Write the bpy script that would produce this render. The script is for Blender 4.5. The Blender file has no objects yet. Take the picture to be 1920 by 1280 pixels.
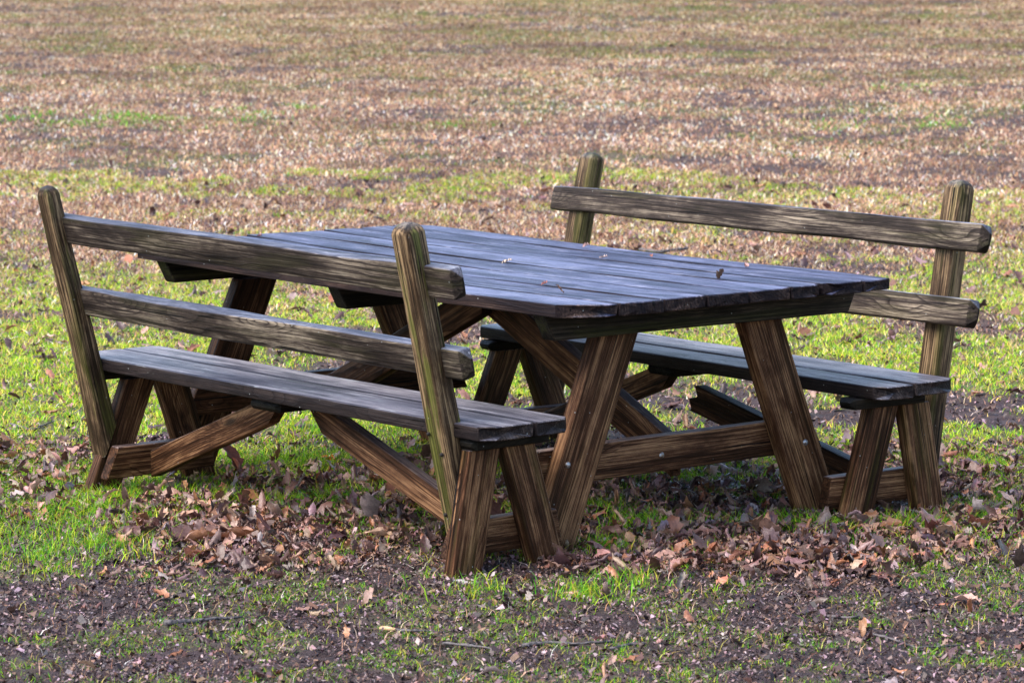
import bpy, math, random
import numpy as np
from mathutils import Vector, Matrix

random.seed(7)
rng = np.random.default_rng(11)
C = bpy.context.scene.collection
R = math.radians

# ------------------------------------------------------------------ camera numbers
CAM = np.array([8.2807, -6.3305, 1.7883])
YAW, PITCH, ROLL, FPX = 0.9106, -0.1244, -0.0033, 6136.6
FW = np.array([-math.sin(YAW), math.cos(YAW)])      # horizontal viewing direction
RT = np.array([math.cos(YAW), math.sin(YAW)])

def ds_to_xy(d, s):
    return CAM[0] + FW[0]*d + RT[0]*s, CAM[1] + FW[1]*d + RT[1]*s
def xy_to_ds(x, y):
    dx, dy = x-CAM[0], y-CAM[1]
    return dx*FW[0]+dy*FW[1], dx*RT[0]+dy*RT[1]

# ------------------------------------------------------------------ numpy noise
_perm = rng.random((256, 256)).astype(np.float32)
def vnoise(x, y, seed=0):
    x = np.asarray(x, float)+seed*17.37; y = np.asarray(y, float)+seed*9.11
    xi = np.floor(x).astype(int); yi = np.floor(y).astype(int)
    fx = x-xi; fy = y-yi
    fx = fx*fx*(3-2*fx); fy = fy*fy*(3-2*fy)
    a = _perm[xi & 255, yi & 255]; b = _perm[(xi+1) & 255, yi & 255]
    c = _perm[xi & 255, (yi+1) & 255]; d = _perm[(xi+1) & 255, (yi+1) & 255]
    return (a*(1-fx)+b*fx)*(1-fy)+(c*(1-fx)+d*fx)*fy
def fbm(x, y, seed=0, o=4):
    v = 0; a = .5; t = 0
    for i in range(o):
        v = v+a*vnoise(x*2**i, y*2**i, seed+i*3); t += a; a *= .5
    return v/t
def ss(a, b, x):
    t = np.clip((x-a)/(b-a), 0, 1); return t*t*(3-2*t)

# ------------------------------------------------------------------ ground height and what covers it
def gz(x, y, micro=False):
    x = np.asarray(x, float); y = np.asarray(y, float)
    d, s = xy_to_ds(x, y)
    t = np.clip(d-17, 0, None)
    z = .045*t*t/(t+6)
    z = z + .05*(fbm(x*.35, y*.35, 1, 2)-.5)*ss(13.5, 18, d)
    z = z - .022*ss(.3, 1.1, y)*ss(16, 12, d) - .018*np.exp(-((x+.85)**2+(y+.95)**2)/.15)
    z = z + .016*(fbm(x*3, y*3, 5, 3)-.5)
    if micro:
        m = .022*(fbm(x*16, y*16, 8, 3)-.5) + .012*(vnoise(x*60, y*60, 9)-.5)
        z = z + m*(.6+.5*ss(9.6, 8.6, d))
    return z

def litter(x, y):                                   # drift of fallen leaves in and before the furniture
    d, s = xy_to_ds(x, y)
    e = (fbm(x*1.6, y*1.6, 21, 3)-.5)
    near = ss(8.95, 9.3, d+e*.8-.12*np.abs(s)*0)
    m = near*ss(11.15, 10.3, d+e*1.2)*ss(-1.3, -1.0, s+e*.8)*ss(1.6, 1.0, s+e*.8)
    right = ss(.9, 1.25, s)*ss(9.3, 9.7, d+e)*ss(11.3, 10.7, d+e)
    left = ss(-1.2, -1.35, s)*ss(10.0, 10.3, d+e)*ss(11.4, 11, d+e)*.5
    m = np.maximum(m, np.maximum(right*.85, left))
    gap = ss(.55, .68, fbm(x*2.3+3, y*2.3, 33, 3))
    return np.clip(m*(1-.4*gap), 0, 1)

def green(x, y):                                    # cover of live grass
    d, s = xy_to_ds(x, y)
    p = fbm(x*2.2, y*2.2, 41, 4)
    # streaks lie across the slope, as mowing and runoff leave them
    q = fbm(d*1.5+.8*vnoise(s*1.1, d, 4), s*.95, 47, 4)
    p5 = fbm(x*6, y*6, 43, 3); lf = .07*ss(-.4, -1.0, s)*ss(8.0, 8.8, d); n = (ss(.50-lf, .60-lf, .45*p+.55*p5)*.85+.03)*ss(9.8, 9.0, d)
    l = ss(.36, .50, p)*ss(9.3, 10.0, d)*ss(11.2, 10.6, d)
    m = ss(.37, .52, .6*p+.4*q)*ss(10.2, 11.3, d)*ss(19.8, 14.5, d)
    f = ss(.46, .58, .4*p+.6*q)*ss(17, 21, d)*(.5+.4*ss(27, 34, d))
    return np.clip(n+l+m+f, 0, 1)

def dry(x, y):                                      # cover of straw coloured grass
    d, s = xy_to_ds(x, y)
    q = fbm(d*1.3+1.2*vnoise(s*.8, d*.7, 6), s*.7, 57, 4); p = fbm(x*2.5, y*2.5, 51, 3)
    r3 = fbm(x*5, y*5, 53, 3); bare = ss(.50, .58, .35*q+.35*p+.3*r3)
    return np.clip(ss(12, 18.5, d)*(1-.8*bare)+.1*ss(10, 12, d), 0, 1)

# ------------------------------------------------------------------ materials
def new_mat(name):
    m = bpy.data.materials.new(name); m.use_nodes = True
    nt = m.node_tree; nt.nodes.clear()
    out = nt.nodes.new('ShaderNodeOutputMaterial')
    b = nt.nodes.new('ShaderNodeBsdfPrincipled'); nt.links.new(b.outputs[0], out.inputs[0])
    return m, nt, b
class NT:
    def __init__(s, nt): s.nt = nt
    def n(s, t, **k):
        o = s.nt.nodes.new('ShaderNode'+t)
        for a, v in k.items(): setattr(o, a, v)
        return o
    def l(s, a, b): s.nt.links.new(a, b)
    def put(s, sock, v):
        if hasattr(v, 'is_linked') or isinstance(v, bpy.types.NodeSocket): s.l(v, sock)
        elif isinstance(v, (tuple, list)) and len(v) == 3 and sock.type == 'RGBA': sock.default_value = (*v, 1)
        else: sock.default_value = v
    def m(s, op, a, b=0., c=None, clamp=False):
        o = s.n('Math', operation=op, use_clamp=clamp); s.put(o.inputs[0], a); s.put(o.inputs[1], b)
        if c is not None: s.put(o.inputs[2], c)
        return o.outputs[0]
    def vm(s, op, a, b):
        o = s.n('VectorMath', operation=op); s.put(o.inputs[0], a); s.put(o.inputs[1], b); return o.outputs[0]
    def noise(s, v, scale, detail=3., rough=.5, dist=0.):
        o = s.n('TexNoise'); s.put(o.inputs['Vector'], v); o.inputs['Scale'].default_value = scale
        o.inputs['Detail'].default_value = detail; o.inputs['Roughness'].default_value = rough
        o.inputs['Distortion'].default_value = dist; return o.outputs['Fac']
    def rng(s, v, a, b, c=0., d=1., smooth=True):
        o = s.n('MapRange'); o.interpolation_type = 'SMOOTHSTEP' if smooth else 'LINEAR'
        s.put(o.inputs['Value'], v)
        for k, x in zip(('From Min', 'From Max', 'To Min', 'To Max'), (a, b, c, d)): s.put(o.inputs[k], x)
        return o.outputs[0]
    def mix(s, f, a, b, mode='MIX'):
        o = s.n('Mix', data_type='RGBA', blend_type=mode); s.put(o.inputs[0], f)
        s.put(o.inputs[6], a); s.put(o.inputs[7], b); return o.outputs[2]

def wood_mat(name, dark, mid, light, top, top_amt, rough=(.38, .62), streak=.5, freq=95.):
    """weathered softwood; grain runs along x of the 'wc' coordinates every timber carries"""
    m, nt, b = new_mat(name); g = NT(nt)
    at = g.n('Attribute', attribute_name='wc'); wc = at.outputs['Vector']
    tn = g.n('Attribute', attribute_name='tone').outputs['Fac']
    ms = g.n('Attribute', attribute_name='moss').outputs['Fac']
    sep = g.n('SeparateXYZ'); g.l(wc, sep.inputs[0]); X, Y, Z = sep.outputs
    def cvec(a, bb, c):
        o = g.n('CombineXYZ'); g.put(o.inputs[0], a); g.put(o.inputs[1], bb); g.put(o.inputs[2], c); return o.outputs[0]
    # knots: one now and then, the rings flow round them
    kv = g.vm('MULTIPLY', wc, (2.3, 7.5, 7.5))
    vo = g.n('TexVoronoi'); g.l(kv, vo.inputs['Vector']); vo.inputs['Scale'].default_value = 1.
    vo.inputs['Randomness'].default_value = 1.
    kd = vo.outputs['Distance']
    ksel = g.rng(g.n('SeparateColor') and vo.outputs['Color'], 0, 1)
    sc = g.n('SeparateColor'); g.l(vo.outputs['Color'], sc.inputs[0])
    ksel = g.rng(sc.outputs[0], .36, .46)
    bump_k = g.m('MULTIPLY', g.m('EXPONENT', g.m('MULTIPLY', g.m('MULTIPLY', kd, kd), -16.)), ksel)
    core = g.m('MULTIPLY', g.rng(kd, .13, .05), ksel)
    warp = g.noise(g.vm('MULTIPLY', wc, (1.1, 5., 5.)), 1., 3., .5)
    warp2 = g.noise(g.vm('MULTIPLY', wc, (5., 22., 22.)), 1., 2., .5)
    rad = g.m('SQRT', g.m('ADD', g.m('MULTIPLY', Y, Y), g.m('MULTIPLY', Z, Z)))
    ph = g.m('ADD', g.m('MULTIPLY', g.m('FRACT', rad), freq), g.m('MULTIPLY', warp, 7.))
    ph = g.m('ADD', ph, g.m('MULTIPLY', warp2, .8))
    ph = g.m('ADD', ph, g.m('MULTIPLY', bump_k, 5.5))
    ring = g.m('FRACT', ph)
    late = g.m('MULTIPLY', g.m('POWER', ring, 3.5), g.rng(ring, 1.0, .9))
    fib = g.noise(g.vm('MULTIPLY', wc, (5., 420., 420.)), 1., 3., .6)
    fib2 = g.noise(g.vm('MULTIPLY', wc, (2., 130., 130.)), 1., 4., .6)
    crack = g.noise(g.vm('MULTIPLY', wc, (1.3, 75., 75.)), 1., 3., .6, .15)
    crack = g.rng(crack, .645, .675)
    blotch = g.noise(g.vm('MULTIPLY', wc, (2.6, 10., 10.)), 1., 5., .62, .4)
    blotch2 = g.noise(g.vm('MULTIPLY', wc, (1.0, 28., 28.)), 1., 4., .6, .2)
    grime = g.noise(g.vm('MULTIPLY', wc, (20., 45., 45.)), 1., 5., .75)
    v = g.m('SUBTRACT', 1., g.m('MULTIPLY', late, g.rng(g.noise(g.vm('MULTIPLY', wc, (1.6, 16., 16.)), 1., 3.), .4, .6, .35, 1.)))
    v = g.m('MULTIPLY', v, g.rng(fib, .3, .7, .35, 1.45, False))
    v = g.m('MULTIPLY', v, g.rng(fib2, .3, .7, .4, 1.4, False))
    v = g.m('MULTIPLY', v, g.rng(grime, .3, .65, .7, 1.15, False))
    v = g.m('MULTIPLY', v, g.m('SUBTRACT', 1., g.m('MULTIPLY', g.rng(blotch2, .50, .60), streak)))
    v = g.m('MULTIPLY', v, g.rng(blotch, .35, .66, .35, 1.5, False))
    v = g.m('MULTIPLY', v, g.m('MULTIPLY', tn, .74))
    c1 = g.mix(g.rng(v, 0., .40, 0, 1, False), dark, mid)
    col = g.mix(g.rng(v, .35, .95, 0, 1, False), c1, light)
    # faces turned to the rain have gone silver grey; table blue paints in sky reflection
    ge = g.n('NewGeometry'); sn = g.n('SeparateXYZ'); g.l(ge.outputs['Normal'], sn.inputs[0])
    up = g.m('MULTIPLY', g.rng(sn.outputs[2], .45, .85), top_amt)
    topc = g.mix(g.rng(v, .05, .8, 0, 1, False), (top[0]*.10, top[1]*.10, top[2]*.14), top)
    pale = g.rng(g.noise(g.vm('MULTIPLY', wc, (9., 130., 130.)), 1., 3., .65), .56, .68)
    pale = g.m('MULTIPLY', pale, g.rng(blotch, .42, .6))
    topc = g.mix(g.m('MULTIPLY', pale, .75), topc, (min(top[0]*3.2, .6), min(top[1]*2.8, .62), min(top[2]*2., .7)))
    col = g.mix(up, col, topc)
    # green algae in streaks
    gm = g.m('MULTIPLY', g.rng(g.noise(g.vm('MULTIPLY', wc, (2.6, 24., 24.)), 1., 4., .6), .50, .60), ms)
    col = g.mix(gm, col, g.mix(g.rng(fib2, .3, .7), (.03, .035, .008), (.15, .16, .03)))
    col = g.mix(g.m('MULTIPLY', core, .85), col, (dark[0]*1.2, dark[1]*1.2, dark[2]*1.2))
    col = g.mix(crack, col, (.006, .005, .005))
    # nail and screw marks, pale lichen specks
    sp = g.n('TexVoronoi'); sp.inputs['Scale'].default_value = 70.; g.l(wc, sp.inputs['Vector'])
    s2 = g.n('SeparateColor'); g.l(sp.outputs['Color'], s2.inputs[0])
    spk = g.m('MULTIPLY', g.rng(sp.outputs['Distance'], .16, .08), g.rng(s2.outputs[0], .955, .96))
    col = g.mix(g.m('MULTIPLY', spk, .7), col, (.42, .44, .42))
    g.l(col, b.inputs['Base Color'])
    g.l(g.rng(fib2, .3, .7, rough[0], rough[1], False), b.inputs['Roughness'])
    g.l(g.m('MULTIPLY', g.rng(sn.outputs[2], .3, .9, .12, .58), g.rng(v, .0, .8, .45, 1.1)), b.inputs['Specular IOR Level'])
    h = g.m('SUBTRACT', g.m('MULTIPLY', g.m('SUBTRACT', 1., late), .35), g.m('MULTIPLY', crack, 2.2))
    h = g.m('ADD', h, g.m('MULTIPLY', fib, .6)); h = g.m('ADD', h, g.m('MULTIPLY', fib2, .8))
    h = g.m('ADD', h, g.m('MULTIPLY', blotch, 1.2))
    bp = g.n('Bump'); bp.inputs['Strength'].default_value = .9; bp.inputs['Distance'].default_value = .0035
    g.l(h, bp.inputs['Height']); g.l(bp.outputs[0], b.inputs['Normal'])
    return m

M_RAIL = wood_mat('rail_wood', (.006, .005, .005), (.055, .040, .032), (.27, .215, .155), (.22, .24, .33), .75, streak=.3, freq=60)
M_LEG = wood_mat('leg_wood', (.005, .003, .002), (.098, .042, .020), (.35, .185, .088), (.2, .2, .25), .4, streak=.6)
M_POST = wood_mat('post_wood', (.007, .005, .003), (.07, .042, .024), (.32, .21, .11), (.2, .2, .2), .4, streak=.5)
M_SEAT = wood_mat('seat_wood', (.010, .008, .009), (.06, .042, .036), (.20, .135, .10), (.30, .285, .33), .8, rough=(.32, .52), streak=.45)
M_TOP = wood_mat('table_wood', (.008, .007, .010), (.055, .034, .028), (.20, .125, .095), (.125, .14, .25), .97, rough=(.34, .62), streak=.6)  # sky's blue reflection is put into the top colour
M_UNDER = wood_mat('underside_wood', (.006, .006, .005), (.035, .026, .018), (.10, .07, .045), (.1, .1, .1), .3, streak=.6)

def steel():
    m, nt, b = new_mat('galvanised_steel'); g = NT(nt)
    tc = g.n('TexCoord')
    n = g.noise(tc.outputs['Object'], 90., 3.)
    g.l(g.mix(g.rng(n, .4, .65), (.42, .42, .43), (.2, .13, .08)), b.inputs['Base Color'])
    b.inputs['Metallic'].default_value = .7; b.inputs['Roughness'].default_value = .42
    return m
M_STEEL = steel()

def cover_mat(name, rough, bump=0., trans=0., spec=.15):
    m, nt, b = new_mat(name); g = NT(nt)
    at = g.n('Attribute', attribute_name='col')
    tc = g.n('TexCoord')
    n = g.noise(tc.outputs['Object'], 130., 3.)
    col = g.mix(g.rng(n, .3, .7, 0, 1, False), g.mix(1., at.outputs['Color'], (.80, .78, .78), 'MULTIPLY'),
                g.mix(1., at.outputs['Color'], (1.3, 1.3, 1.3), 'MULTIPLY'))
    g.l(col, b.inputs['Base Color']); b.inputs['Roughness'].default_value = rough; b.inputs['Specular IOR Level'].default_value = spec
    if bump:
        bp = g.n('Bump'); bp.inputs['Strength'].default_value = bump; bp.inputs['Distance'].default_value = .002
        g.l(g.noise(tc.outputs['Object'], 260., 3.), bp.inputs['Height']); g.l(bp.outputs[0], b.inputs['Normal'])
    if trans:
        t = g.n('BsdfTranslucent'); g.l(col, t.inputs['Color'])
        mx = g.n('MixShader'); mx.inputs[0].default_value = trans
        out = [n_ for n_ in nt.nodes if n_.type == 'OUTPUT_MATERIAL'][0]
        g.l(b.outputs[0], mx.inputs[1]); g.l(t.outputs[0], mx.inputs[2]); g.l(mx.outputs[0], out.inputs[0])
    return m
M_GRASS = cover_mat('grass_blade', .5, trans=.35)
M_DRY = cover_mat('straw_blade', .6, trans=.25)
M_LEAF = cover_mat('dead_leaf', .4, bump=.6, trans=.12, spec=.5)
M_CRUMB = cover_mat('mulch', .5, bump=.5, spec=.3)

def ground_mat():
    m, nt, b = new_mat('soil'); g = NT(nt)
    at = g.n('Attribute', attribute_name='col')
    tc = g.n('TexCoord'); P = tc.outputs['Object']
    n1 = g.noise(P, 7., 6., .65); n2 = g.noise(P, 55., 4., .7); n3 = g.noise(P, 240., 3., .7)
    col = g.mix(1., at.outputs['Color'], g.mix(g.rng(n2, .3, .7, 0, 1, False), (.45, .43, .45), (1.45, 1.42, 1.42)), 'MULTIPLY')
    col = g.mix(1., col, g.mix(g.rng(n3, .3, .7, 0, 1, False), (.55, .55, .55), (1.4, 1.4, 1.4)), 'MULTIPLY')
    col = g.mix(g.rng(n1, .58, .72), col, (.03, .024, .026))
    vo = g.n('TexVoronoi'); vo.inputs['Scale'].default_value = 95.; g.l(P, vo.inputs['Vector'])
    s = g.n('SeparateColor'); g.l(vo.outputs['Color'], s.inputs[0])
    peb = g.m('MULTIPLY', g.rng(vo.outputs['Distance'], .35, .2), g.rng(s.outputs[0], .88, .9))
    col = g.mix(g.m('MULTIPLY', peb, .6), col, (.24, .21, .22))
    g.l(col, b.inputs['Base Color'])
    g.l(g.rng(n1, .35, .65, .6, .95), b.inputs['Roughness']); b.inputs['Specular IOR Level'].default_value = .25
    bp = g.n('Bump'); bp.inputs['Strength'].default_value = .9; bp.inputs['Distance'].default_value = .012
    g.l(g.m('ADD', g.m('ADD', n2, g.m('MULTIPLY', n3, .4)), g.m('MULTIPLY', peb, .4)), bp.inputs['Height'])
    g.l(bp.outputs[0], b.inputs['Normal'])
    return m
M_SOIL = ground_mat()

def bark_mat():
    m, nt, b = new_mat('twig_bark'); g = NT(nt)
    P = g.n('TexCoord').outputs['Object']
    n = g.noise(g.vm('MULTIPLY', P, (30., 120., 120.)), 1., 4., .6)
    g.l(g.mix(g.rng(n, .35, .65), (.018, .016, .018), (.12, .10, .10)), b.inputs['Base Color'])
    b.inputs['Roughness'].default_value = .6
    bp = g.n('Bump'); bp.inputs['Distance'].default_value = .002; g.l(n, bp.inputs['Height']); g.l(bp.outputs[0], b.inputs['Normal'])
    return m
M_BARK = bark_mat()
def plain_wood():
    m, nt, b = new_mat('bare_twig_wood'); g = NT(nt)
    P = g.n('TexCoord').outputs['Object']
    g.l(g.mix(g.noise(P, 120.), (.35, .2, .09), (.62, .42, .24)), b.inputs['Base Color']); b.inputs['Roughness'].default_value = .6
    return m
M_BARE = plain_wood()

def hole_mat():
    m, nt, b = new_mat('dark_nail_hole'); g = NT(nt)
    g.l(g.mix(g.noise(g.n('TexCoord').outputs['Object'], 300.), (.004, .003, .003), (.02, .014, .010)), b.inputs['Base Color']); b.inputs['Roughness'].default_value = .9
    return m
M_HOLE = hole_mat()

# ------------------------------------------------------------------ object helpers
def tag(o, label, cat, group=None, kind=None):
    if label: o['label'] = label
    if cat: o['category'] = cat
    if group: o['group'] = group
    if kind: o['kind'] = kind
    return o
def empty(name, loc, rz=0, ry=0):
    o = bpy.data.objects.new(name, None); C.objects.link(o); o.empty_display_size = .2
    o.location = loc; o.rotation_euler = (0, ry, rz); return o

class MB:
    """collects timbers, keeps the grain coordinates, tone and moss of each"""
    def __init__(s): s.v = []; s.f = []; s.wc = []; s.t = []; s.m = []
    def add(s, v, f, wc, tone, moss):
        o = len(s.v); s.v += v; s.f += [tuple(i+o for i in q) for q in f]; s.wc += wc
        s.t += [tone]*len(v) if np.isscalar(tone) else list(tone); s.m += [moss]*len(v) if np.isscalar(moss) else list(moss)
    def build(s, name, mat, parent):
        me = bpy.data.meshes.new(name); me.from_pydata(s.v, [], s.f); me.update()
        a = me.attributes.new('wc', 'FLOAT_VECTOR', 'POINT'); a.data.foreach_set('vector', np.array(s.wc, 'f').ravel())
        a = me.attributes.new('tone', 'FLOAT', 'POINT'); a.data.foreach_set('value', np.array(s.t, 'f'))
        a = me.attributes.new('moss', 'FLOAT', 'POINT'); a.data.foreach_set('value', np.array(s.m, 'f'))
        me.materials.append(mat)
        me.shade_smooth(); me.set_sharp_from_angle(angle=R(28))
        o = bpy.data.objects.new(name, me); C.objects.link(o); o.parent = parent
        return o

def profile(w, t, r, nw=1):
    """closed outline of a w by t section (y across, z thick), worn arrises of radius r"""
    pts = []
    for cx, cy, a0 in ((w/2-r, t/2-r, 0), (-w/2+r, t/2-r, 90), (-w/2+r, -t/2+r, 180), (w/2-r, -t/2+r, 270)):
        for k in range(4):
            a = R(a0+k*30); pts.append((cx+r*math.cos(a), cy+r*math.sin(a)))
        if nw > 1 and a0 in (0, 180):
            nx = -w/2+r if a0 == 0 else w/2-r
            for k in [.045]+[q/nw for q in range(1, nw)]+[.955]: pts.append((cx+(nx-cx)*k, cy+math.copysign(r, cy)))
    return pts

def timber(mb, p0, p1, w, t, across, r=.006, ends=('flat', 'flat'), cuts=(None, None), tone=1., moss=0., wob=.0015, nw=1, endfn=None, zfn=None, step=.06, ench=.025, taper=1.):
    """a length of sawn timber from p0 to p1; 'across' is the direction of its wide side w"""
    p0 = Vector(p0); p1 = Vector(p1); ax = (p1-p0); Ln = ax.length; ax.normalize()
    th = ax.cross(Vector(across)).normalized(); ac = th.cross(ax).normalized()
    pr = profile(w, t, r, nw); n = len(pr)
    st = [(0, 0)]
    def endst(kind, at_start):
        L = []
        if kind == 'flat': L = [(0, .003), (.003, 0.)]
        elif kind == 'chamfer': L = [(0, ench), (ench*.9, .002), (ench*1.1, 0.)]
        elif kind == 'round':
            q = min(w, t)*.5
            L = [(q*(1-math.sin(a)), q*.95*(1-math.cos(a))) for a in (R(90), R(66), R(45), R(25), R(8))]
            L = [(x, i) for x, i in L]
            L = sorted(L)
        return L
    S = [(x, i) for x, i in endst(ends[0], 1)]
    E = [(Ln-x, i) for x, i in endst(ends[1], 0)][::-1]
    a, bb = S[-1][0], E[0][0]; k = max(2, int((bb-a)/step))
    st = S+[(a+(bb-a)*i/k, 0.) for i in range(1, k)]+E
    off = Vector((random.uniform(-40, 40), random.uniform(.05, .8)+random.randint(0, 9), random.uniform(.02, .12)+random.randint(0, 9)))
    sx, sy = random.uniform(0, 50), random.uniform(0, 50)
    V = []; WC = []; TN = []
    for (x, ins) in st:
        for j, (py, pz) in enumerate(pr):
            tf_ = 1+(taper-1)*x/Ln
            yy = py*(1-2*ins/w) if ins else py; zz = pz*(1-2*min(ins, t*.42)/t) if ins else pz
            o1 = wob*2*(float(vnoise(sx+x*3.1, j*.13))-.5); o2 = wob*2*(float(vnoise(sy+x*2.7, 7+j*.13))-.5)
            c1 = wob*3*(float(vnoise(sx+x*1.1, 3))-.5)
            yy = yy*tf_+o1+c1; zz = zz*tf_+o2
            xx = x
            if endfn: xx = endfn(x, yy, Ln)
            P = p0+ax*xx+ac*yy+th*zz
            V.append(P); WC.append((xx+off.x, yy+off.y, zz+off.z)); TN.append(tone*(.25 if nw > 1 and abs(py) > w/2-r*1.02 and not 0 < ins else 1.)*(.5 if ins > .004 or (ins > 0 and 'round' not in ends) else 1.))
    for e, cut in enumerate(cuts):
        if not cut: continue
        cp, cn = Vector(cut[0]), Vector(cut[1])
        rows = range(0, len(S)) if e == 0 else range(len(st)-len(E), len(st))
        for i in rows:
            lead = (st[i][0]) if e == 0 else (st[i][0]-Ln)
            for j in range(n):
                q = i*n+j; dd = cn.dot(cp-V[q])/cn.dot(ax)
                V[q] = V[q]+ax*(dd+lead*1.0)
                WC[q] = (WC[q][0]+dd+lead, WC[q][1], WC[q][2])
        other = range(len(S), len(st)) if e == 0 else range(0, len(st)-len(E))
        for i in other:
            for j in range(n):
                q = i*n+j; dd = cn.dot(cp-V[q])/cn.dot(ax)
                if (e == 0 and dd > -.001) or (e == 1 and dd < .001):
                    dd += .0005*i if e == 0 else -.0005*(len(st)-i)
                    V[q] = V[q]+ax*dd; WC[q] = (WC[q][0]+dd, WC[q][1], WC[q][2])
    if zfn:
        for v in V: v.z += zfn(v)
    F = []
    for i in range(len(st)-1):
        for j in range(n):
            j2 = (j+1) % n; F.append((i*n+j, (i+1)*n+j, (i+1)*n+j2, i*n+j2))
    for row, rev in ((0, False), (len(st)-1, True)):
        c = sum((V[row*n+j] for j in range(n)), Vector())/n; V.append(c); ci = len(V)-1
        wx = sum(WC[row*n+j][0] for j in range(n))/n
        WC.append((wx, off.y, off.z)); TN.append(tone*.4)
        for j in range(n):
            j2 = (j+1) % n
            F.append((ci, row*n+j, row*n+j2) if not rev else (ci, row*n+j2, row*n+j))
    mb.add([tuple(v) for v in V], F, WC, TN, moss)

def one(name, mat, parent, *a, **k):
    mb = MB(); timber(mb, *a, **k); return mb.build(name, mat, parent)

def bolt(parent, loc, nrm=(1, 0, 0), r=.010):
    """domed carriage bolt head"""
    vs = []; fs = []; N = 14
    prof = [(r*1.0, 0), (r*1.0, .0012), (r*.9, .0035), (r*.62, .0058), (r*.3, .0069)]
    Q = Vector(nrm).to_track_quat('Z', 'Y')
    for rr, z in prof:
        for k in range(N): vs.append(Vector(loc)+Q@Vector((rr*math.cos(2*math.pi*k/N), rr*math.sin(2*math.pi*k/N), z)))
    vs.append(Vector(loc)+Q@Vector((0, 0, .0072)))
    for i in range(len(prof)-1):
        for k in range(N): fs.append((i*N+k, i*N+(k+1) % N, (i+1)*N+(k+1) % N, (i+1)*N+k))
    for k in range(N): fs.append(((len(prof)-1)*N+k, (len(prof)-1)*N+(k+1) % N, len(vs)-1))
    me = bpy.data.meshes.new('bolt'); me.from_pydata(vs, [], fs); me.materials.append(M_STEEL); me.shade_smooth()
    o = bpy.data.objects.new('bolt', me); C.objects.link(o); o.parent = parent; return o

GROUNDCUT = ((0, 0, -.035), (0, 0, 1))
# ------------------------------------------------------------------ picnic table
TH = .747
def sag(v): return -.007*math.cos(max(-1, min(1, v.x/1.2))*math.pi/2)
tb = empty('picnic_table', (0, 0, 0))
tag(tb, 'large dark picnic table with blue-grey weathered plank top, standing between the two benches', 'picnic table')
mb = MB()
ys = [-.633, -.462, -.292, -.125, .038, .2, .345, .492, .633]
HL = 1.2135
for i in range(8):
    w = ys[i+1]-ys[i]-random.uniform(.005, .009); yc = (ys[i]+ys[i+1])/2
    xa, xb = random.uniform(-.006, .006), random.uniform(-.002, .002)
    def efn(x, yy, Ln, i=i, yc=yc, xa=xa, xb=xb, w=w):
        y = yc+yy; xx = x
        e = max(0., abs(y)-.52); c = (e*.76)*(.3 if y > 0 and x > Ln/2 else 1.35 if y < 0 and x < Ln/2 else 1)
        jag = .0012*math.sin(y*91+i)
        if i == 5 and yy > w*.28: c += .030
        if i == 6 and yy < -w*.40: c += .022
        k1 = max(0., (x-(Ln-.11))/.11); k0 = max(0., (.11-x)/.11)
        xx = x-(c-xb+jag*1.2)*k1+(c+xa+jag)*k0
        return xx
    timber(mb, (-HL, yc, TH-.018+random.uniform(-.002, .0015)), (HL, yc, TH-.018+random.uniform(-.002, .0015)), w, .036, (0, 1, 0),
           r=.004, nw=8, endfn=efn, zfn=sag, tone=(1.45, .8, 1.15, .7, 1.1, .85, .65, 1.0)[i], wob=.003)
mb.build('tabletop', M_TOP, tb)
for x in (1.03, 0.0, -1.0):
    yb = .60
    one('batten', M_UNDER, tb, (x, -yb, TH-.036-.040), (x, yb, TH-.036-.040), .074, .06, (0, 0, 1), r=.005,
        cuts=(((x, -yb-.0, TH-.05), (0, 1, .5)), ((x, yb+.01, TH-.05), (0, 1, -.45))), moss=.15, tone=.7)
for sx, xc in ((1, .972), (-1, -.955)):
    for sy in (-1, 1):
        ty = .277 if sx > 0 else .255
        one('leg', M_LEG, tb, (xc, sy*.553, -.05), (xc, sy*ty, .645), .143, .052, (0, 1, 0), r=.006,
            cuts=(GROUNDCUT, ((0, 0, .6335), (0, 0, 1))), tone=random.uniform(.8, 1.1) if sx > 0 else .6, moss=.04)
    xs = xc-sx*(.026+.0225+.001)
    one('stretcher', M_LEG, tb, (xs, -.575, .247), (xs, .575, .247), .108, .044, (0, 0, 1), r=.005,
        cuts=(((xs, -.56, .247), (0, 1, -.5)), ((xs, .56, .247), (0, 1, .5))), tone=1.0 if sx > 0 else .6)
    # the diagonal brace from the centre batten down to the stretcher
    one('brace', M_LEG, tb, (0, sx*.024, .625), (xs-sx*.018, sx*.024, .215), .105, .044, (0, 0, 1), r=.005,
        cuts=(((-sx*.03, 0, 0), (1, 0, 0)), ((xs-sx*.0245, 0, 0), (1, 0, 0))), tone=.7)
xf = .972+.026
for y, z in ((-.474, .26), (.461, .234)): bolt(tb, (xf-.001, y, z))
bolt(tb, (.9445-.002, -.071, .241))
bolt(tb, (-.882, -.02, .25)); bolt(tb, (-.93, -.455, .235)); bolt(tb, (-.93, .455, .235))

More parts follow.
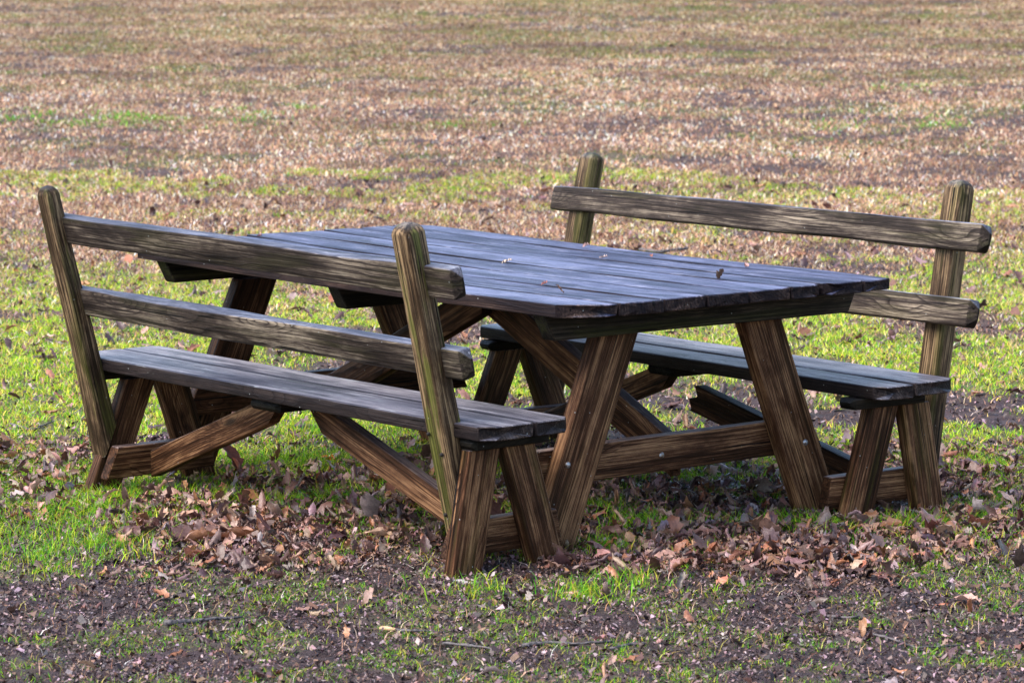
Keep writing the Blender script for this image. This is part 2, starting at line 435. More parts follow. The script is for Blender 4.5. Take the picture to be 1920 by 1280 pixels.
# ------------------------------------------------------------------ benches
def bench(loc, rz, m, label, far=False, ry=0., mossy=(0, 0), tones=(1, 1)):
    """m = -1 mirrors front to back; the backrest is on local -y*m side. Posts stand on the low-x side of their legs."""
    b = empty('garden_bench', loc, rz, ry)
    tag(b, label, 'bench', 'wooden benches with two-rail backs')
    Y = lambda y: y*m
    HS = .437
    # seat: two planks
    mb = MB()
    split = .02
    for (y0, y1) in ((-.162, split-.002 if not far else split-.006), (split+.002, .162)):
        w = y1-y0; yc = (y0+y1)/2; xa, xb = random.uniform(-.01, .01), random.uniform(-.008, .008)
        def efn(x, yy, Ln, yc=yc, xa=xa, xb=xb):
            y = yc+yy*m; e = max(0., abs(y)-.125); c = e*.9
            jag = .002*math.sin(y*130)
            k1 = max(0., (x-(Ln-.2))/.2); k0 = max(0., (.2-x)/.2)
            return x-(c+jag-xb)*k1+(c+jag+xa)*k0
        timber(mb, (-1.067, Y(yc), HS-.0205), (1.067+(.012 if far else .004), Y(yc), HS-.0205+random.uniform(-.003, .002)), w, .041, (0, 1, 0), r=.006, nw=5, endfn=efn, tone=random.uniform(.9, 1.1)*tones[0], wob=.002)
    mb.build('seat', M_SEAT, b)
    ZB = HS-.041
    for x in (.965, -.0, -.965):
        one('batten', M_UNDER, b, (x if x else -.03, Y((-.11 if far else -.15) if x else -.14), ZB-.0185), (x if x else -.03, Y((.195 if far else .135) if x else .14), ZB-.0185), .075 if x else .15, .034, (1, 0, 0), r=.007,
            ends=('chamfer', 'chamfer'), ench=.012, tone=.38)  # low tone paints in the shade of the seat overhang
    for sx in (1, -1):
        xl = sx*(.975-.0225) if sx > 0 or far else -.928
        for y0, y1 in (((-.155, -.086), (.157, .038)) if sx > 0 else ((-.16, .0), (.24, .11)) if not far else ((-.15, .0), (.27, .105))):
            one('leg', M_LEG, b, (xl, Y(y0-.01*(-1 if y0 > 0 else 1)), -.05), (xl, Y(y1), ZB-.03), .108, .046, (0, 1, 0), r=.006,
                cuts=(GROUNDCUT, ((0, 0, ZB-.0357), (0, 0, 1))), tone=random.uniform(.9, 1.15)*(1 if sx > 0 else .75)*tones[1], moss=.14 if sx > 0 else .05)
        xs = xl-sx*(.0225+.023) if sx > 0 or far else -.858
        xo = xs
        one('stretcher', M_LEG, b, (xo, Y(-.2), .100), (xo, Y(.24), .100), .1, .042, (0, 0, 1), r=.005,
            cuts=(((xo, Y(-.165), .1), (0, 1, -.45*m)), ((xo, Y(.225), .1), (0, 1, .2*m))), tone=1.0*tones[1])
        # post, let into the frame on the low-x side of the leg
        px = (.889 if sx > 0 else -1.017 if far else -.925)
        lean = LEAN[(far, sx)]
        ztop = 1.0 if not far else 1.03
        yt = POSTY[(far, sx)]
        zb = .055 if sx > 0 else .04
        one('post', M_POST, b, (px, Y(yt+lean*(1.0-zb)), zb), (px, Y(yt-lean*(ztop-1.0)), ztop), .070, .086, (0, 1, 0), r=.011, ends=('flat', 'round'), cuts=(((px, -.205, 0), (0, 1, -.405)) if (not far and sx < 0) else None, None), taper=.74 if (not far and sx < 0) else .93,
            moss=mossy[0] if sx > 0 else mossy[1], tone=1.1*tones[0] if sx > 0 else .7*tones[0], wob=.003)
        # diagonal brace
        if far and sx > 0: continue
        xe = xs-sx*.0225
        one('brace', M_LEG, b, (xe, Y(.0), .085), ((.04 if sx > 0 else -.10), Y(.0), .362), .082, .042, (0, 0, 1), r=.005,
            cuts=(((xe, 0, 0), (1, 0, 0)), (((.04 if sx > 0 else -.10), 0, .37), (sx*1., 0, .9))) , tone=1.15*tones[1] if sx < 0 else .95*tones[1])
    # two rails, let half their thickness into the posts
    for k, (z, z1, rx0, rx1) in enumerate(RAILS[far]):
        la = .243
        yy = RAILY[far][k]
        acr = Vector((0, -la*m, 1)).normalized()
        one('backrest_rail', M_RAIL, b, (rx0, Y(yy[0]), z), (rx1, Y(yy[1]), z1), .087, .045, acr, r=.007, ends=('chamfer', 'chamfer'), ench=.026,
            moss=.08, tone=(.95 if k == 0 else .9)*(.82 if far else 1), wob=.003)
    return b
POSTY = {(False, 1): -.298, (False, -1): -.332, (True, 1): -.341, (True, -1): -.321}
LEAN = {(False, 1): .225, (False, -1): .237, (True, 1): .178, (True, -1): .235}
RAILS = {False: ((.859, .838, -1.03, 1.065), (.629, .612, -1.03, 1.03)), True: ((.866, .857, -1.175, 1.095), (.635, .635, -1.165, 1.10))}
RAILY = {False: ((-.272, -.232), (-.214, -.178)), True: ((-.258, -.274), (-.198, -.224))}
bn = bench((.1135, -.7836, -.0046), .0279, 1, 'wooden bench nearest the viewer, seen from behind, green algae on its right post', mossy=(.8, .3), tones=(1.2, 1.0))
bf = bench((.1775, .7422, -.0227), -.0477, -1, 'wooden bench on the far side of the table, with a broken diagonal brace', far=True, ry=-.0081, mossy=(.25, .35), tones=(1.15, .85))
# the snapped brace of the far bench: its upper end hangs free
def snapfn(x, yy, Ln):
    return x+(.018*math.sin(yy*120)+.5*yy+.02) if x < .05 else x
br = one('broken_brace', M_LEG, bf, (-.02, 0, .285), (.885, 0, .10), .092, .044, (0, 0, 1), r=.004, endfn=snapfn, nw=5, tone=.6,
    cuts=(None, ((.885, 0, 0), (1, 0, 0))))
br['label'] = 'snapped diagonal brace, loose jagged end'
# zinc bolts on the near bench
for y, z in ((-.13, .10), (.185, .10)): bolt(bn, (-.884, y+.03, z), r=.006)

def hole(parent, loc, r=.006):
    o = bolt(parent, loc, (0, -1, .2), r); o.name = 'nail_hole'; o.data = o.data.copy(); o.data.name = 'nail_hole'
    o.data.materials.clear(); o.data.materials.append(M_HOLE); o.scale = (1, 1, 1)
for x, y, z in ((.862, -.199, .40), (.905, -.186, .345), (.868, -.145, .165), (-.952, -.214, .40), (-.948, -.262, .60)): hole(bn, (x, y, z))

# ------------------------------------------------------------------ ground sheet
d1 = np.concatenate([np.linspace(-150, -2, 24), np.linspace(0, 6, 12), np.arange(6.4, 13, .02), np.arange(13.0, 22, .045), np.arange(22, 44, .11), np.linspace(45, 300, 60)])
s1 = np.concatenate([np.linspace(-250, -12, 30), np.arange(-10, -3, .15), np.arange(-3, 3, .025), np.arange(3, 10, .15), np.linspace(12, 250, 30)])
D, S = np.meshgrid(d1, s1, indexing='ij')
GX, GY = ds_to_xy(D, S)
GZ = gz(GX, GY, True)
dist = np.abs(D-10)+np.abs(S)
GZ = np.where((D > 60), GZ*1.0, GZ)
nd, ns = D.shape
me = bpy.data.meshes.new('ground')
co = np.stack([GX, GY, GZ], -1).reshape(-1, 3).astype('f')
ii, jj = np.meshgrid(np.arange(nd-1), np.arange(ns-1), indexing='ij')
q = np.stack([ii*ns+jj, ii*ns+jj+1, (ii+1)*ns+jj+1, (ii+1)*ns+jj], -1).reshape(-1, 4)
q = q[:, ::-1]
def fill(me, co, faces):
    """faces: list of (n,k) arrays"""
    me.vertices.add(len(co)); me.vertices.foreach_set('co', np.ascontiguousarray(co, dtype='f').ravel())
    nl = sum(f.size for f in faces); nf = sum(len(f) for f in faces)
    me.loops.add(nl); me.loops.foreach_set('vertex_index', np.concatenate([f.ravel() for f in faces]).astype('i'))
    me.polygons.add(nf)
    tot = np.concatenate([np.full(len(f), f.shape[1]) for f in faces]); st = np.concatenate([[0], np.cumsum(tot)[:-1]])
    me.polygons.foreach_set('loop_start', st.astype('i')); me.polygons.foreach_set('loop_total', tot.astype('i'))
    me.update(calc_edges=True)
def setcol(me, col):
    a = me.attributes.new('col', 'FLOAT_COLOR', 'POINT')
    c = np.ones((len(col), 4), 'f'); c[:, :3] = col; a.data.foreach_set('color', c.ravel())
fill(me, co, [q])
nz = (co[q[0][1]]-co[q[0][0]]); 
x_, y_ = GX.ravel(), GY.ravel()
gcol = np.array([.046, .030, .031])[None]*(.7+.6*fbm(x_*5, y_*5, 71, 3))[:, None]
gr = green(x_, y_)[:, None]; dr = dry(x_, y_)[:, None]
dg = (.12+.33*ss(9.5, 11.5, xy_to_ds(x_, y_)[0]))[:, None]
gcol = gcol*(1-dg*gr)+np.array([.16, .19, .03])*dg*gr
gcol = gcol*(1-.75*dr)+np.array([.15, .09, .06])*.75*dr
gcol = gcol*(1-.5*litter(x_, y_)[:, None])+np.array([.07, .045, .04])*.5*litter(x_, y_)[:, None]
setcol(me, gcol)
me.materials.append(M_SOIL); me.shade_smooth()
go = bpy.data.objects.new('ground', me); C.objects.link(go)
tag(go, 'brown soil of the sloping field', None, kind='structure')

# ------------------------------------------------------------------ cover
def scatter(n, d0, d1, spread=.205, pw=1.0):
    """random points in the stretch of field between d0 and d1 metres up the slope"""
    u = rng.random(n); d = np.sqrt(d0*d0+u*(d1*d1-d0*d0)); s = (rng.random(n)*2-1)*spread*d
    x, y = ds_to_xy(d, s); return x, y, d, s

def blades(name, x, y, h, w, col, mat, lean=.5, parent=None, z=None):
    n = len(x); a = rng.random(n)*2*np.pi; b = rng.random(n)*2*np.pi
    le = lean*h*(.2+rng.random(n)*1.1)
    z = gz(x, y)-.006 if z is None else z
    ca, sa = np.cos(a), np.sin(a); cb, sb = np.cos(b), np.sin(b)
    P = np.zeros((n, 5, 3), 'f')
    def setp(k, t, sgn, ww):
        P[:, k, 0] = x+cb*le*t*t+ca*w*ww*sgn; P[:, k, 1] = y+sb*le*t*t+sa*w*ww*sgn; P[:, k, 2] = z+h*(t-.25*t*t*np.clip(le/h, 0, 1.2))
    setp(0, 0, -1, .5); setp(1, 0, 1, .5); setp(2, .55, -1, .42); setp(3, .55, 1, .42); setp(4, 1., 0, 0)
    base = (np.arange(n)*5)[:, None]
    q = base+np.array([[0, 1, 3, 2]]); t = base+np.array([[2, 3, 4]])
    me = bpy.data.meshes.new(name); fill(me, P.reshape(-1, 3), [q, t])
    cc = np.repeat(col, 5, 0).reshape(n, 5, 3).copy()
    setcol(me, cc.reshape(-1, 3)); me.materials.append(mat)
    o = bpy.data.objects.new(name, me); C.objects.link(o); return o

def pal(n, cols, jit=.25):
    cols = np.array(cols); c = cols[rng.integers(0, len(cols), n)]
    return np.clip(c*(1+jit*(rng.random((n, 1))*2-1))*(1+.12*(rng.random((n, 3))*2-1)), 0, 1)
GREENS = [(.16, .36, .012), (.28, .50, .02), (.45, .58, .03), (.07, .25, .02), (.55, .50, .05), (.20, .46, .03), (.10, .40, .015)]
YELS = [(.80, .78, .06), (.78, .62, .12), (.50, .74, .03), (.85, .78, .34), (.34, .66, .03), (.45, .72, .03), (.85, .62, .12), (.62, .66, .08)]
STRAW = [(.66, .41, .24), (.84, .58, .38), (.48, .26, .14), (.28, .145, .09), (.94, .76, .62), (.58, .34, .20), (.13, .07, .05), (.42, .24, .16)]

def tufted(n, d0, d1, per, rad, dens, spread=.205):
    x, y, d, s = scatter(n, d0, d1, spread)
    k = rng.random(n) < dens(x, y)
    x, y = x[k], y[k]
    x = np.repeat(x, per)+rng.normal(0, rad, len(x)*per); y = np.repeat(y, per)+rng.normal(0, rad, len(y)*per)
    return x, y

# live grass, near and middle
parts = []
x, y = tufted(17000, 6.8, 11.2, 9, .012, green)
h = rng.uniform(.010, .030, len(x))*(1+.9*ss(8.9, 9.4, xy_to_ds(x, y)[0])); parts.append((x, y, h, rng.uniform(.0013, .0026, len(x)), pal(len(x), GREENS)))
x, y = tufted(62000, 10.6, 23, 8, .02, green)
h = rng.uniform(.015, .042, len(x)); parts.append((x, y, h, rng.uniform(.0025, .005, len(x)), pal(len(x), GREENS+YELS)))
x, y = tufted(60000, 20, 44, 5, .035, green)
h = rng.uniform(.015, .035, len(x)); parts.append((x, y, h, rng.uniform(.006, .011, len(x)), pal(len(x), [(.20, .26, .05), (.28, .28, .07), (.12, .28, .03), (.34, .30, .10), (.10, .14, .03)])))
# clumps of vivid green on the far slope
XT = parts
for (px_, py_, n_, ax_, bx_) in ((320, 222, 1000, .55, .5), (250, 215, 250, .2, .35), (525, 200, 500, .22, .25), (500, 203, 400, .1, .2), (50, 215, 700, .4, .6), (870, 232, 260, .2, .2), (1540, 238, 300, .3, .4), (1750, 232, 300, .2, .4), (1690, 168, 300, .3, .4)):
    r_ = 1.79*6137/(py_+127.)
    for it in range(30): r_ = (CAM[2]-float(gz(*ds_to_xy(r_, (px_-960)/6137*r_))))*6137/(py_+127.)*.3+r_*.7
    a_, b_ = rng.normal(r_, bx_*.8, n_), rng.normal((px_-960)/6137*r_, ax_, n_)
    kk = fbm(a_*3, b_*5, 77, 3) > .5; a_, b_ = a_[kk], b_[kk]; n_ = len(a_)
    gx_, gy_ = ds_to_xy(a_, b_)
    XT.append((gx_, gy_, rng.uniform(.02, .05, n_), rng.uniform(.006, .011, n_), pal(n_, [(.10, .42, .02), (.14, .34, .04), (.25, .5, .05)])))
# fringe of longer grass at the feet of the furniture
def ray_ground(px, py, zp=None):
    fw = np.array([-math.sin(YAW)*math.cos(PITCH), math.cos(YAW)*math.cos(PITCH), math.sin(PITCH)])
    rt = np.array([math.cos(YAW), math.sin(YAW), 0]); up = np.cross(rt, fw)
    r2 = rt*math.cos(ROLL)+up*math.sin(ROLL); u2 = -rt*math.sin(ROLL)+up*math.cos(ROLL)
    d = fw*FPX+r2*(px-960)+u2*(640-py)
    t = ((zp if zp is not None else 0)-CAM[2])/d[2]; P = CAM+t*d
    return float(P[0]), float(P[1])
fx = []; fy = []
for (px_, py_, n, rr) in ((195, 935, 420, .10), (270, 915, 300, .12), (330, 925, 420, .12), (430, 935, 420, .12), (520, 950, 300, .10), (600, 945, 380, .12), (690, 935, 380, .12), (770, 900, 260, .10),
                          (150, 960, 260, .10), (60, 960, 300, .2), (100, 1030, 400, .25), (250, 1040, 160, .15), (620, 815, 500, .16), (560, 870, 420, .14), (1130, 960, 420, .10), (1180, 990, 420, .10),
                          (1260, 985, 300, .10), (1140, 1035, 380, .08), (1370, 985, 200, .1), (1480, 985, 380, .08), (1540, 990, 280, .06), (1590, 1000, 160, .06), (1690, 985, 340, .08), (1760, 980, 300, .08),
                          (1190, 1095, 150, .09), (1090, 1120, 160, .08), (900, 1110, 120, .08), (960, 1000, 120, .08), (1440, 900, 200, .12), (1110, 900, 160, .1), (1850, 1010, 300, .15), (1000, 880, 300, .15)):
    cx, cy = ray_ground(px_, py_); m_ = rng.random(n) < .5
    rr_ = np.where(m_, rr, rr*.5)
    fx.append(cx+rng.normal(0, 1, n)*rr_); fy.append(cy+rng.normal(0, 1, n)*rr_)
x = np.concatenate(fx); y = np.concatenate(fy)
parts.append((x, y, rng.uniform(.022, .075, len(x)), rng.uniform(.0018, .0036, len(x)), pal(len(x), GREENS)))
X, Y_, H_, W_, Cc = [np.concatenate([p[i] for p in parts]) for i in range(5)]
g1 = blades('grass', X, Y_, H_, W_, Cc, M_GRASS, lean=.9)
tag(g1, 'bright green short grass growing in patches over the field', 'grass', kind='stuff')

parts = []
x, y, d, s = scatter(430000, 18, 46); k = rng.random(len(x)) < dry(x, y); x, y = x[k], y[k]
dd, sq = xy_to_ds(x, y)
tonev = (1-.3*ss(27, 36, dd))*(.05+2.1*(.5*fbm(x*1.1, y*1.1, 91, 3)+.5*fbm(dd*1.5, sq*.7, 95, 3)))
parts.append((x, y, rng.uniform(.018, .05, len(x)), rng.uniform(.006, .011, len(x)), pal(len(x), STRAW)*np.clip(tonev, .25, 1.5)[:, None]*(1-np.array([.05, 0, .08])[None]*ss(27, 36, dd)[:, None])))
x, y, d, s = scatter(150000, 10.5, 21); k = rng.random(len(x)) < dry(x, y)*1.0+.06; x, y = x[k], y[k]
parts.append((x, y, rng.uniform(.015, .045, len(x)), rng.uniform(.003, .006, len(x)), pal(len(x), STRAW+[(.55, .45, .15)])))
x, y, d, s = scatter(9000, 6.8, 11)
parts.append((x, y, rng.uniform(.01, .05, len(x)), rng.uniform(.0012, .0026, len(x)), pal(len(x), STRAW+[(.45, .42, .1), (.5, .4, .1)])))
X, Y_, H_, W_, Cc = [np.concatenate([p[i] for p in parts]) for i in range(5)]
g2 = blades('dry_grass', X, Y_, H_, W_, np.clip(Cc, 0, .9), M_DRY, lean=1.1)
tag(g2, 'tan dry winter grass covering the slope behind the furniture', 'dry grass', kind='stuff')

# ------------------------------------------------------------------ dead leaves
NU, NV = 5, 9
def leafgeo(n, L, Wd, curl, bend, lobes):
    """n curled lobed leaves, arrays of shape (n,NU*NV,3), stalk end at origin, lying along +x"""
    u = np.linspace(-1, 1, NU)[None, None, :]; v = np.linspace(0, 1, NV)[None, :, None]
    L = L[:, None, None]; Wd = Wd[:, None, None]; cu = curl[:, None, None]; be = bend[:, None, None]
    ph = rng.random((n, 1, 1))*6.28
    wv = np.sin(np.pi*np.clip(v, .0, 1)**.85)**1.05*(1+lobes[:, None, None]*np.cos(v*19+ph+u*1.2))+.015
    yy = u*Wd*wv
    R_ = Wd/np.where(np.abs(cu) < .05, .05, cu)                  # roll across
    ang = yy/R_
    Yc = R_*np.sin(ang); Zc = R_*(1-np.cos(ang))
    xx = v*L
    R2 = L/np.where(np.abs(be) < .05, .05, be); a2 = xx/R2
    Xc = (R2-Zc)*np.sin(a2); Zf = R2-(R2-Zc)*np.cos(a2)
    Zf = Zf+.004*np.sin(v*23+ph*2)*u*np.ones_like(xx)+.003*np.abs(u)*np.sin(v*31+ph)
    P = np.stack(np.broadcast_arrays(Xc+0*u, Yc, Zf), -1).reshape(n, NU*NV, 3)
    P = P+rng.normal(0, 1, P.shape)*L.reshape(n, 1, 1)*.016
    P[..., 0] -= L[:, :, 0]*.45
    return P
LQ = np.array([[i*NU+j, i*NU+j+1, (i+1)*NU+j+1, (i+1)*NU+j] for i in range(NV-1) for j in range(NU-1)])
def place(P, x, y, z, tilt, yaw, roll):
    cz, sz = np.cos(yaw)[:, None], np.sin(yaw)[:, None]; ct, st = np.cos(tilt)[:, None], np.sin(tilt)[:, None]; cr, sr = np.cos(roll)[:, None], np.sin(roll)[:, None]
    X, Y, Z = P[..., 0], P[..., 1], P[..., 2]
    Y, Z = Y*cr-Z*sr, Y*sr+Z*cr
    X, Z = X*ct+Z*st, -X*st+Z*ct
    X, Y = X*cz-Y*sz, X*sz+Y*cz
    Z = Z-Z.min(1, keepdims=True)
    return np.stack([X+x[:, None], Y+y[:, None], Z+z[:, None]], -1)
BROWN = [(.16, .08, .06), (.24, .13, .10), (.09, .045, .038), (.34, .20, .155), (.32, .19, .14), (.05, .028, .028), (.18, .105, .095), (.24, .10, .05), (.28, .19, .18), (.12, .065, .055), (.33, .15, .08), (.10, .055, .05)]
def leaves(name, x, y, L, lift, flat=.5, cols=BROWN):
    n = len(x)
    P = leafgeo(n, L, L*rng.uniform(.15, .33, n), rng.normal(0, 1., n)*1.5+.4, rng.normal(0, .8, n), rng.uniform(.0, .55, n))
    z = gz(x, y)-.004+lift
    P = place(P, x, y, z, rng.normal(0, flat, n), rng.random(n)*6.28, rng.normal(0, flat, n)+np.where(rng.random(n) < .4, np.pi, 0))
    me = bpy.data.meshes.new(name)
    q = (np.arange(n)*NU*NV)[:, None, None]+LQ[None]
    fill(me, P.reshape(-1, 3), [q.reshape(-1, 4)])
    setcol(me, np.repeat(pal(n, cols, .35), NU*NV, 0)); me.materials.append(M_LEAF); me.shade_smooth()
    o = bpy.data.objects.new(name, me); C.objects.link(o); return o
xs, ys_, Ls_, ls_ = [], [], [], []
x, y, d, s = scatter(40000, 8.6, 12.2); k = rng.random(len(x)) < litter(x, y)*.85; x, y = x[k], y[k]
xs.append(x); ys_.append(y); Ls_.append(rng.uniform(.022, .058, len(x))+.035*(rng.random(len(x)) < .17)); ls_.append(rng.random(len(x))**2*.02)
x, y, d, s = scatter(1500, 6.8, 11.5); k = rng.random(len(x)) < .5; x, y = x[k], y[k]
xs.append(x); ys_.append(y); Ls_.append(rng.uniform(.02, .07, len(x))); ls_.append(rng.random(len(x))*.006)
x, y, d, s = scatter(2400, 11, 22)
xs.append(x); ys_.append(y); Ls_.append(rng.uniform(.03, .09, len(x))); ls_.append(rng.random(len(x))*.012)
x, y, d, s = scatter(900, 20, 44)
xs.append(x); ys_.append(y); Ls_.append(rng.uniform(.04, .08, len(x))); ls_.append(rng.random(len(x))*.01)
lo = leaves('leaf_litter', *[np.concatenate(a) for a in (xs, ys_, Ls_, ls_)], flat=.30)
tag(lo, 'drift of curled brown fallen leaves under and before the furniture', 'leaf litter', kind='stuff')

# crumbled leaf and mulch on the bare soil
def crumbs(name, x, y, sz, cols):
    n = len(x); z = gz(x, y)
    P = rng.normal(0, 1, (n, 4, 3)); base = np.array([[-1, -.5, 0], [1, -.45, 0], [.8, .5, 0], [-.7, .55, 0]])
    P = (base[None]+P*np.array([.25, .2, .28]))*sz[:, None, None]
    yaw = rng.random(n)*6.28; t = rng.normal(0, .45, n)
    P = place(P, x, y, z+.0+rng.random(n)*.006, t, yaw, rng.normal(0, .45, n))
    me = bpy.data.meshes.new(name); q = (np.arange(n)*4)[:, None]+np.array([[0, 1, 2, 3]])
    fill(me, P.reshape(-1, 3), [q]); setcol(me, np.repeat(pal(n, cols, .4), 4, 0)); me.materials.append(M_CRUMB)
    o = bpy.data.objects.new(name, me); C.objects.link(o); return o
x, y, d, s = scatter(190000, 6.8, 11.6)
x2, y2, _, _ = scatter(34000, 11, 20); x3, y3, _, _ = scatter(15000, 19, 44)
kk = fbm(x3*1.3, y3*1.3, 88, 3) > .5; x3, y3 = x3[kk], y3[kk]
szs = np.concatenate([rng.uniform(.0016, .0060, len(x))*(1+1.0*(rng.random(len(x)) < .06)), rng.uniform(.004, .011, len(x2)), rng.uniform(.006, .015, len(x3))])
co_ = crumbs('mulch', np.concatenate([x, x2, x3]), np.concatenate([y, y2, y3]), szs,
             [(.065, .04, .04), (.105, .066, .066), (.03, .02, .022), (.18, .12, .118), (.14, .075, .05), (.30, .21, .22), (.02, .014, .017), (.10, .055, .04), (.06, .04, .04)])
tag(co_, 'dark crumbled leaf mulch scattered over the bare soil', 'mulch', kind='stuff')

# ------------------------------------------------------------------ single leaves and sticks
def leaf_thing(px, py, L, label, col, zp=None, tilt=.1, curl=1., yaw=None, roll=0., group='fallen leaves lying on the ground', bend=.5, wd=.32):
    x, y = ray_ground(px, py, zp)
    n1 = np.array([1.])
    P = leafgeo(1, n1*L, n1*L*wd, n1*curl, n1*bend, n1*.15)
    z = 0.
    P = place(P, n1*0, n1*0, n1*0, n1*tilt, n1*(random.uniform(0, 6.28) if yaw is None else yaw), n1*roll)
    me = bpy.data.meshes.new('fallen_leaf'); me.from_pydata([tuple(v) for v in P[0].tolist()], [], [tuple(int(i) for i in f) for f in LQ])
    setcol(me, np.tile(np.array(col), (NU*NV, 1))); me.materials.append(M_LEAF); me.shade_smooth()
    o = bpy.data.objects.new('fallen_leaf', me); C.objects.link(o)
    o.location = (x, y, zp+.0005 if zp is not None else float(gz(x, y))+.012)
    tag(o, label, 'leaf', group)
GT = 'dead leaf scraps on the table top'
zt = TH-.004
for a in ((1098, 464, .035, 'pale pink leaf scrap near the far edge of the table, by the far bench post', (.6, .38, .32)),
          (1131, 486, .030, 'small pale curled leaf scrap on the table top, just below the pink one', (.62, .45, .38)),
          (950, 495, .034, 'tan leaf scrap on the table top, closest to the mossy post', (.55, .42, .32)),
          (1352, 524, .046, 'dark brown curled leaf standing up on the right part of the table top', (.14, .08, .05)),
          (1400, 501, .026, 'flat pinkish leaf scrap on the table top behind the dark curled leaf', (.5, .28, .24)),
          (1020, 534, .022, 'tiny rust red leaf scrap near the front edge of the table top', (.4, .13, .08)),
          (1048, 551, .034, 'small brown leaf standing on edge at the front of the tabletop', (.22, .11, .06)),
          (1221, 482, .020, 'tiny reddish crumb of leaf at the far edge of the table top', (.35, .14, .1)),
          (486, 446, .024, 'red-brown leaf scrap at the left end of the table top', (.35, .12, .08))):
    leaf_thing(a[0], a[1], a[2], a[3], a[4], zp=zt, tilt=1.1 if 'stand' in a[3] else random.uniform(-.2, .2), curl=random.uniform(.8, 2.), group=GT, yaw=random.uniform(0, 3))
for a in ((614, 868, .075, 'bright orange leaf in the green grass behind the near bench', (.75, .16, .03), .3, .6, .1),
          (372, 1022, .125, 'long rust brown curled leaf in front of the near bench, left of its twin', (.27, .12, .06), 0, 2.4, .9),
          (444, 1020, .125, 'long rust brown curled leaf in front of the near bench, right of its twin', (.26, .11, .055), 0, 2.4, .9),
          (432, 893, .13, 'dark red-brown leaf leaning against the left table leg', (.16, .06, .05), 1.2, .8, .5),
          (690, 990, .11, 'pale grey-brown leaf standing on end in the litter before the near bench', (.20, .15, .14), 1.4, .9, 2.2),
          (712, 1018, .10, 'light tan curled leaf lying in the litter left of the mossy post', (.45, .29, .20), .4, 1.2, 1.),
          (1253, 1050, .085, 'salmon coloured leaf in the litter before the gap between the table legs', (.48, .27, .20), .3, .9, .4),
          (1640, 1040, .09, 'round pale orange-brown leaf before the right end of the far bench', (.5, .33, .25), .2, .8, .6),
          (1440, 1030, .10, 'brown pointed leaf sticking up from the litter before the table', (.27, .15, .11), 1.2, .7, 2.),
          (1045, 1062, .08, 'dry brown leaf propped against the rear foot of the near bench', (.25, .15, .11), 1., .8, 1.6),
          (300, 1130, .065, 'small rusty leaf alone on the dark soil at lower left', (.33, .14, .07), .5, .9, .3),
          (1810, 1135, .09, 'pinkish dry leaf on the dark soil at the lower right', (.42, .25, .20), .2, 1.2, .2),
          (862, 1103, .055, 'pale silvery leaf at the foot of the near bench front leg', (.38, .33, .34), .35, .7, .4)):
    leaf_thing(a[0], a[1], a[2], a[3], a[4], tilt=a[5], curl=a[6], yaw=a[7])

def stick(pts, r0, r1, label, zoff=.008, bare=0.):
    """a twig following ground pixels; built in place on the ground"""
    W = []
    for (px, py) in pts:
        x, y = ray_ground(px, py); W.append(Vector((x, y, float(gz(x, y))+zoff)))
    P = []
    for i in range(len(W)-1):
        for k in range(5):
            t = k/5; p = W[i].lerp(W[i+1], t); p += Vector((random.uniform(-1, 1), random.uniform(-1, 1), random.uniform(-.5, 1)))*.0022; P.append(p)
    P.append(W[-1]); org = P[0].copy()
    root = empty('fallen_stick', org); tag(root, label, 'stick', 'fallen sticks on the soil')
    N = 8
    def tube(name, pp, ra, rb, mat):
        vs = []; fs = []
        for i, p in enumerate(pp):
            d = (pp[min(i+1, len(pp)-1)]-pp[max(i-1, 0)]).normalized(); Q = d.to_track_quat('Z', 'Y')
            r = ra+(rb-ra)*i/(len(pp)-1); r *= 1+.18*random.uniform(-1, 1)
            for k in range(N): vs.append(p-org+Q@Vector((r*math.cos(6.283*k/N), r*math.sin(6.283*k/N), 0)))
        for i in range(len(pp)-1):
            for k in range(N): fs.append((i*N+k, i*N+(k+1) % N, (i+1)*N+(k+1) % N, (i+1)*N+k))
        fs.append(tuple(range(N))[::-1]); fs.append(tuple((len(pp)-1)*N+k for k in range(N)))
        me = bpy.data.meshes.new(name); me.from_pydata(vs, [], fs); me.materials.append(mat); me.shade_smooth()
        o = bpy.data.objects.new(name, me); C.objects.link(o); o.parent = root
    if bare:
        k = max(1, int(len(P)*bare)); tube('bare_end', P[:k+1], r0, r0*.98, M_BARE); tube('bark', P[k:], r0, r1, M_BARK)
    else: tube('bark', P, r0, r1, M_BARK)
    # a short side shoot
    if len(P) > 6:
        j = len(P)//2; q = P[j]+(P[j+1]-P[j]).normalized()*.03+Vector((random.uniform(-.02, .02), random.uniform(-.02, .02), .006))
        tube('side_shoot', [P[j], P[j].lerp(q, .5), q], r1*.8+.0008, r1*.4+.0005, M_BARK)
stick([(714, 1183), (760, 1190), (805, 1191)], .0055, .0035, 'dark stick with a pale broken end on the soil below the near bench', bare=.35)
stick([(830, 1214), (880, 1218), (930, 1222)], .0045, .003, 'thin dark stick just left of the longest stick')
stick([(978, 1216), (1030, 1212), (1080, 1214), (1150, 1211)], .0065, .003, 'longest dark stick, lying across the soil at bottom centre')
stick([(1145, 1224), (1180, 1216), (1210, 1213)], .005, .003, 'short dark stick at the right tip of the longest stick')
stick([(308, 1180), (370, 1172), (455, 1164)], .009, .0035, 'thick mossy black stick on the dark soil at lower left')
stick([(1632, 1190), (1675, 1202), (1720, 1217), (1800, 1212)], .0045, .002, 'thin grey forked twig on the bare soil at lower right')
stick([(1550, 1158), (1590, 1161), (1622, 1159)], .004, .003, 'short tan stick in the grass tuft at lower right')
stick([(20, 800), (60, 812), (105, 790)], .006, .003, 'slim dark twig in the grass left of the near bench')
stick([(1200, 474), (1240, 478), (1290, 472)], .012, .007, 'grey-green stick in the grass beyond the table, under the far bench rail', zoff=.02)

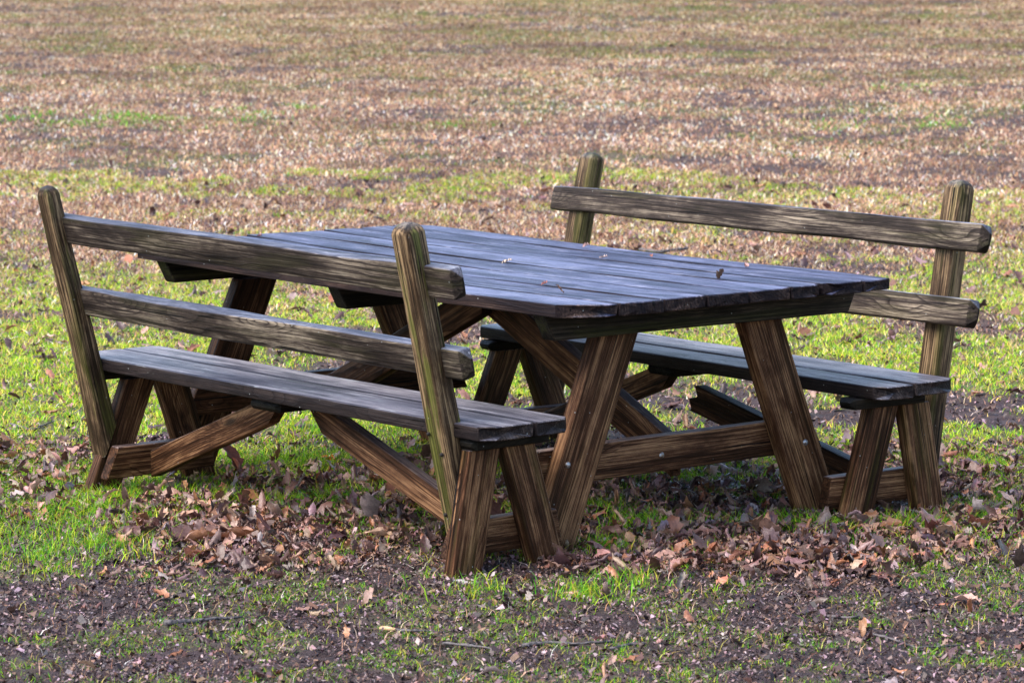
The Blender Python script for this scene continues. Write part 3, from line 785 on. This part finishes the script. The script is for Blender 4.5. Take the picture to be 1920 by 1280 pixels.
# ------------------------------------------------------------------ light, sky, camera
sd = bpy.data.lights.new('sun', 'SUN'); so = bpy.data.objects.new('sun', sd); C.objects.link(so)
EL, AZ = R(56), math.atan2(-.95, -.25)        # direction the light comes from
v = Vector((math.cos(EL)*math.cos(AZ), math.cos(EL)*math.sin(AZ), math.sin(EL)))
so.rotation_euler = v.to_track_quat('Z', 'Y').to_euler()
sd.energy = 1.7; sd.angle = R(50); sd.color = (1., .94, .86)
wd = bpy.data.worlds.new('World'); bpy.context.scene.world = wd; wd.use_nodes = True
nt = wd.node_tree; nt.nodes.clear()
sk = nt.nodes.new('ShaderNodeTexSky'); sk.sky_type = 'NISHITA'; sk.sun_disc = False
sk.sun_elevation = EL; sk.sun_rotation = math.pi/2-AZ
sk.air_density = 1.0; sk.dust_density = 1.6; sk.ozone_density = 1.3
bg = nt.nodes.new('ShaderNodeBackground'); bg.inputs[1].default_value = .10
ow = nt.nodes.new('ShaderNodeOutputWorld')
nt.links.new(sk.outputs[0], bg.inputs[0]); nt.links.new(bg.outputs[0], ow.inputs[0])

cd = bpy.data.cameras.new('camera'); cam = bpy.data.objects.new('camera', cd); C.objects.link(cam)
fw = Vector((-math.sin(YAW)*math.cos(PITCH), math.cos(YAW)*math.cos(PITCH), math.sin(PITCH)))
rt = Vector((math.cos(YAW), math.sin(YAW), 0)); up = rt.cross(fw)
r2 = rt*math.cos(ROLL)+up*math.sin(ROLL); u2 = up*math.cos(ROLL)-rt*math.sin(ROLL)
mat = Matrix(((r2.x, u2.x, -fw.x), (r2.y, u2.y, -fw.y), (r2.z, u2.z, -fw.z))).to_4x4()
mat.translation = Vector(CAM.tolist()); cam.matrix_world = mat
cd.sensor_width = 36; cd.lens = FPX*36/1920; cd.clip_end = 1000; cd.clip_start = .1
cd.dof.use_dof = True; cd.dof.focus_distance = 10.0; cd.dof.aperture_fstop = 8.5
sc = bpy.context.scene; sc.camera = cam
sc.view_settings.view_transform = 'Standard'; sc.view_settings.look = 'None'
sc.view_settings.exposure = 1.92; sc.view_settings.gamma = 1
